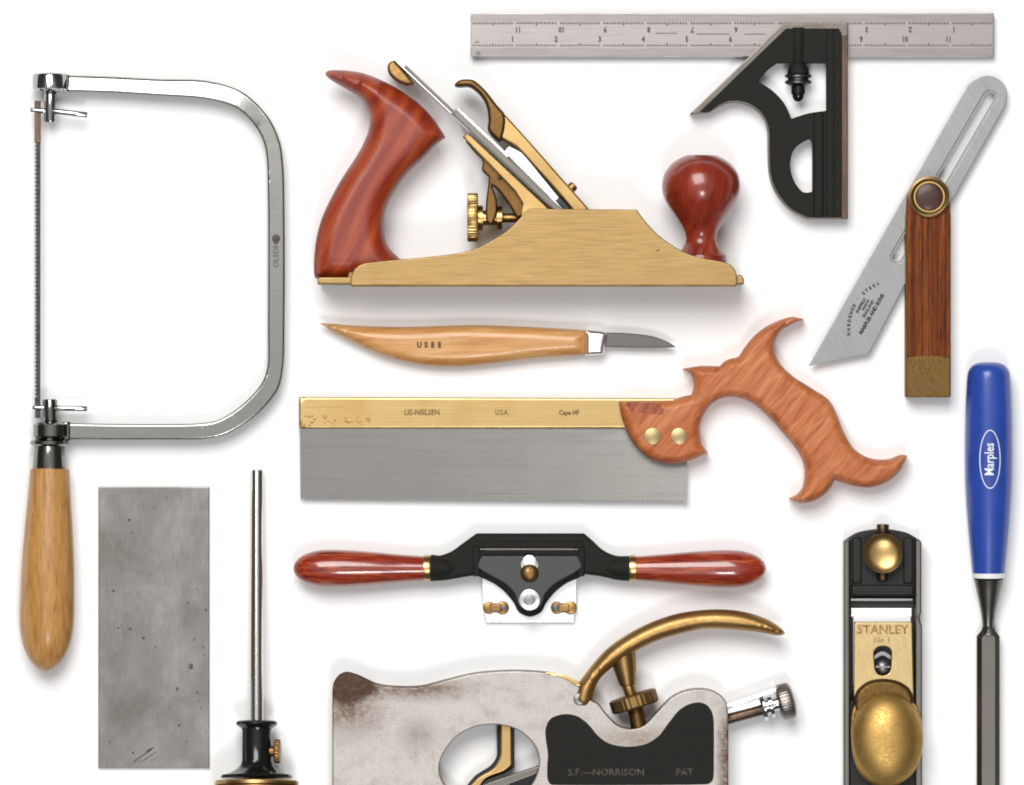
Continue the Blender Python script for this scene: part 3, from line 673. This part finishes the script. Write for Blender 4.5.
b = B(); lathe(b, (529.5, 572.5, 32), (529.5, 572.5, 40), [(0, 9.2), (2, 9), (4.5, 7), (6, 4), (6.4, .3)], 40); slab(b, rect(528.9, 566.5, 530.6, 578), 37, 38.7, .2); part('screw', b, brass_aged, cap, 'brass screw')
b = B(); lathe(b, (529.5, 599, 32), (529.5, 599, 40), [(0, 11), (4, 11), (5, 10), (4.4, 7), (4.2, 6.2)], 44); part('thumbscrew', b, bright, cap)
b = B(); disc(b, 529.5, 599, 35, 36.4, 6.2, .3); part('thumbscrew_centre', b, bevel_steel, cap)
b = B(); slab(b, poly([(481.5, 568), (577, 568), (577, 603), (574, 622.5), (485.5, 622.5), (482, 603)], 4), 2, 6, 0.8, rings=2, grid=12); part('blade', b, bright, t)
for x in (496, 564):
    b = B(); disc(b, x+6.5, 608, 6, 9.5, 6.6, 1.4); disc(b, x-7, 608, 6, 9.5, 6.2, 1.4); slab(b, rect(x-7, 603.5, x+6, 612.5), 6, 10, 2); s_ = part('adjusting_nut', b, brass_aged, t)
    b = B(); disc(b, x+(7.5 if x < 530 else -8), 608, 9, 10.6, 3.6, .6); part('washer', b, machined, s_)

# ================================================================== 11 infill plane
t = thing('infill_plane', 'rust stained steel shoulder plane with brass lever cropped by the bottom edge', 'shoulder plane', OX, OY)
bd = [(333, 880, 1), (333, 690), (334.5, 681), (339, 675), (346.7, 672), (358, 675), (376, 683), (396, 686), (421.6, 685.5), (447, 679), (472, 673), (498, 670.3), (523, 670), (548.5, 672), (565, 676), (577, 683), (583, 693), (592, 700), (598, 703), (606, 713), (617, 724), (630, 727.8), (644, 724), (657.6, 710), (671, 696.6), (685, 690), (701, 688), (715, 691.3), (724.6, 699.4), (727.2, 712), (727.6, 740, 1), (727.6, 880, 1)]
hl = [(440, 763), (444, 752), (455, 737), (470.6, 727.3), (486, 723.6), (501, 724), (516, 728), (529, 737.5), (536.8, 749), (539, 761), (536.6, 773), (530, 785), (514, 797), (490, 802), (462, 798), (446, 785), (440.5, 774)]
b = B(); slab(b, crv(bd, True, 2.5), 34, 40, 1.4, rings=3, holes=[crv(hl, True, 2.5)], grid=16)
slab(b, crv(bd, True, 3), 0, 6, 0.6, rings=1, holes=[crv(hl, True, 2.5)])
body = part('body', b, infill_m, t)
for nm, dpts in (('side_wall', None),):
    b = B()
    ring = crv(bd, True, 3)
    inn = crv([(339, 870, 1), (339, 695), (345, 683), (358, 683), (376, 690), (396, 693), (421, 692.5), (447, 686), (472, 680), (498, 677.5), (523, 677), (548, 679), (565, 684), (578, 700), (592, 707), (602, 718), (615, 730), (630, 734), (647, 730), (663, 716), (676, 703), (690, 697), (705, 696), (716, 703), (720, 715), (720, 740, 1), (720, 870, 1)], True, 3)
    slab(b, ring, 5.9, 34.1, 0, holes=[inn]) if False else None
    hr = crv(hl, True, 2.5)
    cxh, cyh = 490, 763
    big = [(cxh+(x-cxh)*1.06, cyh+(y-cyh)*1.08) for x, y in hr]
    slab(b, big, 5.9, 34.1, 0, holes=[hr])
    slab(b, poly([(341, 870), (341, 700), (425, 700), (425, 870)], 20), 5.9, 34.1, 0)
    slab(b, poly([(720, 870), (720, 745), (560, 755), (560, 870)], 20), 5.9, 34.1, 0)
    part('core', b, steel, t)
pn = [(545.5, 737), (545.6, 726.7), (551, 717), (564.6, 712.8), (578, 715.4), (589, 724), (597.4, 734), (608, 741.8), (625, 745.2), (644, 743), (657.6, 735), (668.5, 721), (679.5, 708), (693, 701.6), (704, 702.4), (711, 710), (713.2, 722), (713.2, 770, 1), (712, 779), (706, 783), (552, 783.6), (547.4, 778), (547, 765), (547.6, 752)]
b = B(); slab(b, crv(pn, True, 2.5), 38, 40.6, 0.8, rings=2, grid=14); p_ = part('side_panel', b, cast, t)
b = B(); lettering(b, 'S.F.—NORRISON', 606, 771, 9.6, 0, 40.6, .15, bold=.1, sx=1.06); part('lettering', b, dull_letter, p_); b = B(); lettering(b, 'PAT', 684, 771, 9.6, 0, 40.6, .15, bold=.15, sx=1.0); part('lettering', b, dull_letter, p_)
# seen through the grip hole
b = B(); slab(b, crv([(500.6, 715, 1), (511.5, 715, 1), (512, 764, 1), (505, 770), (486, 778), (478, 790, 1), (466, 790, 1), (478, 777), (493, 768), (499.5, 757), (500.4, 745)], True, 3), 14, 30, 1.6, rings=3, grid=6); part('lever_stem', b, brass, t)
b = B(); slab(b, crv([(497, 715, 1), (514.5, 715, 1), (514.5, 767, 1), (505, 773), (486, 781), (480, 792, 1), (462, 792, 1), (475, 776), (490, 766), (496.4, 757), (497, 745)], True, 3), 8, 14, 1, rings=2); part('wedge', b, japan, t)
b = B(); slab(b, poly([(484, 783), (540, 764.5), (542, 771), (488, 791)], 5), 15, 32, 0.8); part('iron', b, steel_gun, t)
b = B(); slab(b, crv([(509, 777, 1), (540, 765, 1), (546, 800, 1), (520, 800, 1), (511, 788)], True, 3), 10, 30.5, 1.5); part('iron_clamp', b, gloss_black, t)
# lever
lv = [(577.5, 683, 1), (583, 676), (592, 664), (608, 647), (630, 632), (655, 620), (682, 612), (715, 608.8), (742, 611), (764, 617.5), (778, 625.5), (784.3, 632.4), (778, 635), (759, 631.8), (731, 629), (704, 628.4), (677, 634), (655, 641), (633, 652), (614, 665), (600, 678), (594.5, 690), (592, 701), (586, 707), (578, 706), (572.5, 700), (574, 692)]
b = B(); slab(b, crv(lv, True, 2.5), 16, 44, 10, rz=13, both=True, rings=7, grid=3.5); lv_ = part('lever', b, brass_aged if False else metal('lever_brass', (0.98, 0.60, 0.22, 1), 0.46, -30, 0.16, 0.15, tint=(0.32, 0.14, 0.05, 1), bump=.06), t)
b = B(); slab(b, crv([(546, 671.2, 1), (563, 673.6), (579, 681), (581, 684.5), (576, 685), (562, 677), (546, 673.4, 1)], True, 2), 37, 41.2, 1.0, rings=2); part('lever_tail', b, brass_back, lv_)
b = B(); disc(b, 579.2, 698, 38, 42.5, 6, 1.2); part('pivot_pin', b, bevel_steel, t)
b = B(); lathe(b, (622, 652, 26), (628.5, 690, 26), [(0, 13), (3, 12.6), (16, 11.6), (30, 8.4), (33, 7.6), (35, 4)], 40)
cyl(b, (627, 683, 26), (635, 706, 26), 6, .5); part('screw_boss', b, brass_aged, lv_)
b = B(); lathe(b, (631.5, 693.5, 26), (636.3, 709, 26), [(0, 8), (0.6, 22), (2, 24.3), (12.5, 24.3), (14.5, 22), (15, 8)], 60, knurl=(2, 12.6, 30, .5)); part('thumb_nut', b, brass_aged, lv_)
b = B(); cyl(b, (635, 706, 26), (639.5, 732, 26), 8, .8); part('screw_foot', b, brass_dark, lv_)
# adjuster at the right
AXs = Vector((63, -17, 0)).normalized()
def ap(s, off=0, z=22): 
    nrm = Vector((-AXs.y, AXs.x, 0)); q = Vector((720, 718.5, z))+AXs*s+nrm*off; return (q.x, q.y, q.z)
b = B(); cyl(b, ap(0, 2), ap(48, 2), 5.4, .6); part('adjuster_screw', b, brown_steel, t)
b = B(); slab(b, poly([(722, 705), (778, 685.5), (780, 690), (722, 710)], 6), 24, 30, 1); slab(b, poly([(722, 709), (762, 697), (764, 703.5), (722, 716)], 6), 19, 23, .8); part('adjuster_bar', b, bright, t)
b = B(); lathe(b, ap(42, 0), ap(62, 0), [(0, 6), (.5, 13), (2, 14), (4.5, 14), (5.5, 9), (8, 9), (9, 12.5), (12, 12.5), (13, 7), (20, 7)], 32); part('adjuster_nut', b, chrome, t)
b = B(); lathe(b, ap(60, 0), ap(78, 0), [(0, 14), (1.5, 17.2), (3, 18), (12, 18), (14, 17), (16, 13.5)], 60, knurl=(3, 12.5, 40, .35)); part('adjuster_knob', b, machined if False else metal('worn_nickel', (.55, .49, .45, 1), .34, 90, .2, .1, bump=.1), t)

# ================================================================== 12 block plane
t = thing('block_plane', 'narrow black block plane with round brass knob and domed brass palm cap', 'block plane', 882, 680)
b = B()
slab(b, crv([(843.4, 541.5, 1), (858, 532.5), (882, 529), (906, 532.5), (920.5, 540.5, 1), (920.5, 612, 1), (918.8, 618), (921, 626, 1), (921, 880, 1), (843.4, 880, 1)], True, 3), 0, 8, 1, rings=2, grid=20)
slab(b, crv([(851, 880, 1), (851, 537), (858, 532.5), (882, 529), (906, 532.5), (913.5, 537), (913.5, 584, 1), (851.2, 584.5, 1), (851.2, 880)][1:] if False else [(849, 539, 1), (858, 532.8), (882, 529.5), (906, 532.8), (915, 539, 1), (915, 597, 1), (849, 597, 1)], True, 3), 7, 18, 1.4, rings=3)
slab(b, rect(849, 700, 915, 880), 7, 24, 1)
bd = part('body', b, japan, t)
b = B()
slab(b, crv([(843.2, 541.8, 1), (849, 539, 1), (849, 880, 1), (843.2, 880, 1)], True, 5), 5, 30, 1.3, rings=3)
slab(b, crv([(914.5, 538.6, 1), (920.5, 541.2, 1), (920.5, 612, 1), (918.8, 618), (921.2, 626, 1), (921.2, 880, 1), (914.5, 880, 1)], True, 4), 5, 30, 1.3, rings=3)
part('side_rail', b, steel_gun, bd)
b = B()
slab(b, rect(852, 538, 861, 583), 17.5, 21, 1.2); slab(b, rect(903, 538, 912.5, 583), 17.5, 21, 1.2); slab(b, rect(851, 585, 913, 595.5), 17.5, 21.5, 1.5)
for x in range(853, 912, 4): disc(b, x, 591+math.sin(x)*.6, 21.2, 22, 1.2, .4, 8)
part('toe_plate', b, japan, t)
b = B(); slab(b, rect(850.5, 598.2, 912.5, 601), 14, 19.5, .6); part('mouth_edge', b, steel, t)
b = B(); slab(b, rect(850, 601, 913.5, 622), 8, 10, .2); part('mouth', b, dark_hole, t)
b = B(); slab(b, rect(851, 608, 911.5, 616.5), 10, 15, .5); slab(b, rect(853, 616, 911, 690), 10, 14, .3); part('iron', b, bright, t)
b = B()
lathe(b, (882, 553, 20), (882, 553, 60), [(0, 8), (6, 8), (8, 15), (13, 19.4), (14, 19.9), (15.4, 19.8), (16, 19.2), (15.6, 18.4), (14.4, 17.2), (12.6, 12), (11.6, 6), (11.3, .3)], 56); part('front_knob', b, brass_back if False else brass, t)
b = B(); cyl(b, (882.5, 524, 19), (882.5, 536, 19), 6.3, 1.4); cyl(b, (882, 569, 22), (882, 580, 22), 5.5, 1.2); part('knob_stud', b, brown_steel, t)
# lever cap with a keyhole
key = crv([(873.2, 655, 1), (873.4, 651), (877, 646.8), (882.2, 645.6), (887.5, 646.8), (890.6, 651), (890.6, 655, 1), (889.8, 668), (887, 673), (882, 674.6), (877, 673), (874.4, 668)], True, 2)
b = B(); slab(b, crv([(853.5, 621.5, 1), (911.5, 621.5, 1), (912.8, 700, 1), (912, 715, 1), (853, 715, 1), (852.8, 700, 1)], True, 4), 22, 27, 1.0, rings=3, holes=[key], grid=8, tilt=lambda x, y: (y-620)*0.08)
lc = part('lever_cap', b, brass_pale, t)
b = B(); lettering(b, 'STANLEY', 882, 629.5, 12.2, 0, 0, .2, zf=lambda x, y: 27+(y-620)*0.08, sx=1.02, bold=.3); part('lettering', b, cast_letter, lc); b = B(); lettering(b, 'No 1', 881.5, 639.8, 7.8, 0, 0, .2, zf=lambda x, y: 27+(y-620)*0.08, sx=1.05, bold=.1)
part('lettering', b, cast_letter, lc)
b = B(); slab(b, rect(870, 642, 894, 678), 15, 17, .2); part('keyhole_recess', b, dark_hole, lc)
b = B(); slab(b, crv([(874, 655), (882, 651), (890, 655), (890, 659), (882, 655), (874, 659)], True, 2), 17, 24, .4); lathe(b, (882.2, 666.5, 17), (882.2, 666.5, 30), [(0, 8), (6, 8), (9, 6.5), (11, 3), (11.4, .3)], 36); slab(b, rect(875, 665.4, 889.5, 667.2), 22, 29, .2); part('screw', b, bevel_steel, lc)
b = B()
slab(b, crv([(852.5, 697, 1), (856, 689), (867, 680.5), (882, 677.8), (898, 680.5), (909, 688), (913.2, 697, 1), (913.2, 715, 1), (852.5, 715, 1)], True, 2.5), 26, 38, 5, rz=8, rings=5, grid=5); part('cap_step', b, brass_tip, lc)
b = B()
pl = crv([(850, 735), (850.5, 715), (855, 702), (866, 694.5), (884, 692), (902, 695), (914.5, 704), (920.5, 720), (921.8, 738), (919, 758), (910, 774), (897, 783), (884, 786), (870, 783), (858, 772), (852, 755)], True, 2.5)
def palm(x, y, d):
    q = ((x-885.6)/36.6)**2+((y-738.5)/48.5)**2
    return 36+25*math.sqrt(max(0.0, 1-min(1, q)**1.15))
slab(b, pl, 33, 40, 1.5, rz=1.5, rings=3, grid=2.2, top=palm); part('palm_dome', b, brass_gold, lc)

# ================================================================== light and camera
w = bpy.data.worlds.new('World'); scene.world = w; w.use_nodes = True
nt = w.node_tree; bgn = nt.nodes['Background']
tc = nt.nodes.new('ShaderNodeTexCoord'); sx = nt.nodes.new('ShaderNodeSeparateXYZ'); rp = nt.nodes.new('ShaderNodeValToRGB')
nt.links.new(tc.outputs['Generated'], sx.inputs[0]); nt.links.new(sx.outputs['Z'], rp.inputs[0]); nt.links.new(rp.outputs[0], bgn.inputs['Color'])
e = rp.color_ramp.elements
for el, (p, c) in zip([e[0], e[1], e.new(.5), e.new(.8)], ((0.0, .10), (1.0, .85), (0.70, 0.10), (0.90, .62))):
    el.position = p; el.color = (c, c, c*1.01, 1)
bgn.inputs['Strength'].default_value = 0.95

def area(name, loc, size, power, col, tgt=(0, 0, 0), sy=None):
    L = bpy.data.lights.new(name, 'AREA'); L.energy = power; L.size = size; L.color = col
    if sy: L.shape = 'RECTANGLE'; L.size_y = sy
    o = bpy.data.objects.new(name, L); COL.objects.link(o); o.location = loc
    o.rotation_euler = (Vector(tgt)-Vector(loc)).to_track_quat('-Z', 'Y').to_euler()
    return o
area('key_softbox', (-0.42, 1.45, 2.9), 1.75, 128, (1, .985, .96))
area('fill_softbox', (0.2, -1.25, 2.6), 0.5, 25, (1, 1, 1))

cam = bpy.data.cameras.new('camera'); co = bpy.data.objects.new('camera', cam); COL.objects.link(co)
D = 4.5; fr = 1024*S
co.location = (0, 0, D+12*S); cam.sensor_width = 36; cam.lens = 36*D/fr; cam.clip_start = 0.05; cam.clip_end = 50
scene.camera = co
scene.view_settings.view_transform = 'Standard'; scene.view_settings.look = 'None'
scene.view_settings.exposure = -0.35; scene.view_settings.gamma = 1
scene.render.engine = 'CYCLES'
scene.cycles.max_bounces = 8
scene.cycles.filter_width = 1.9
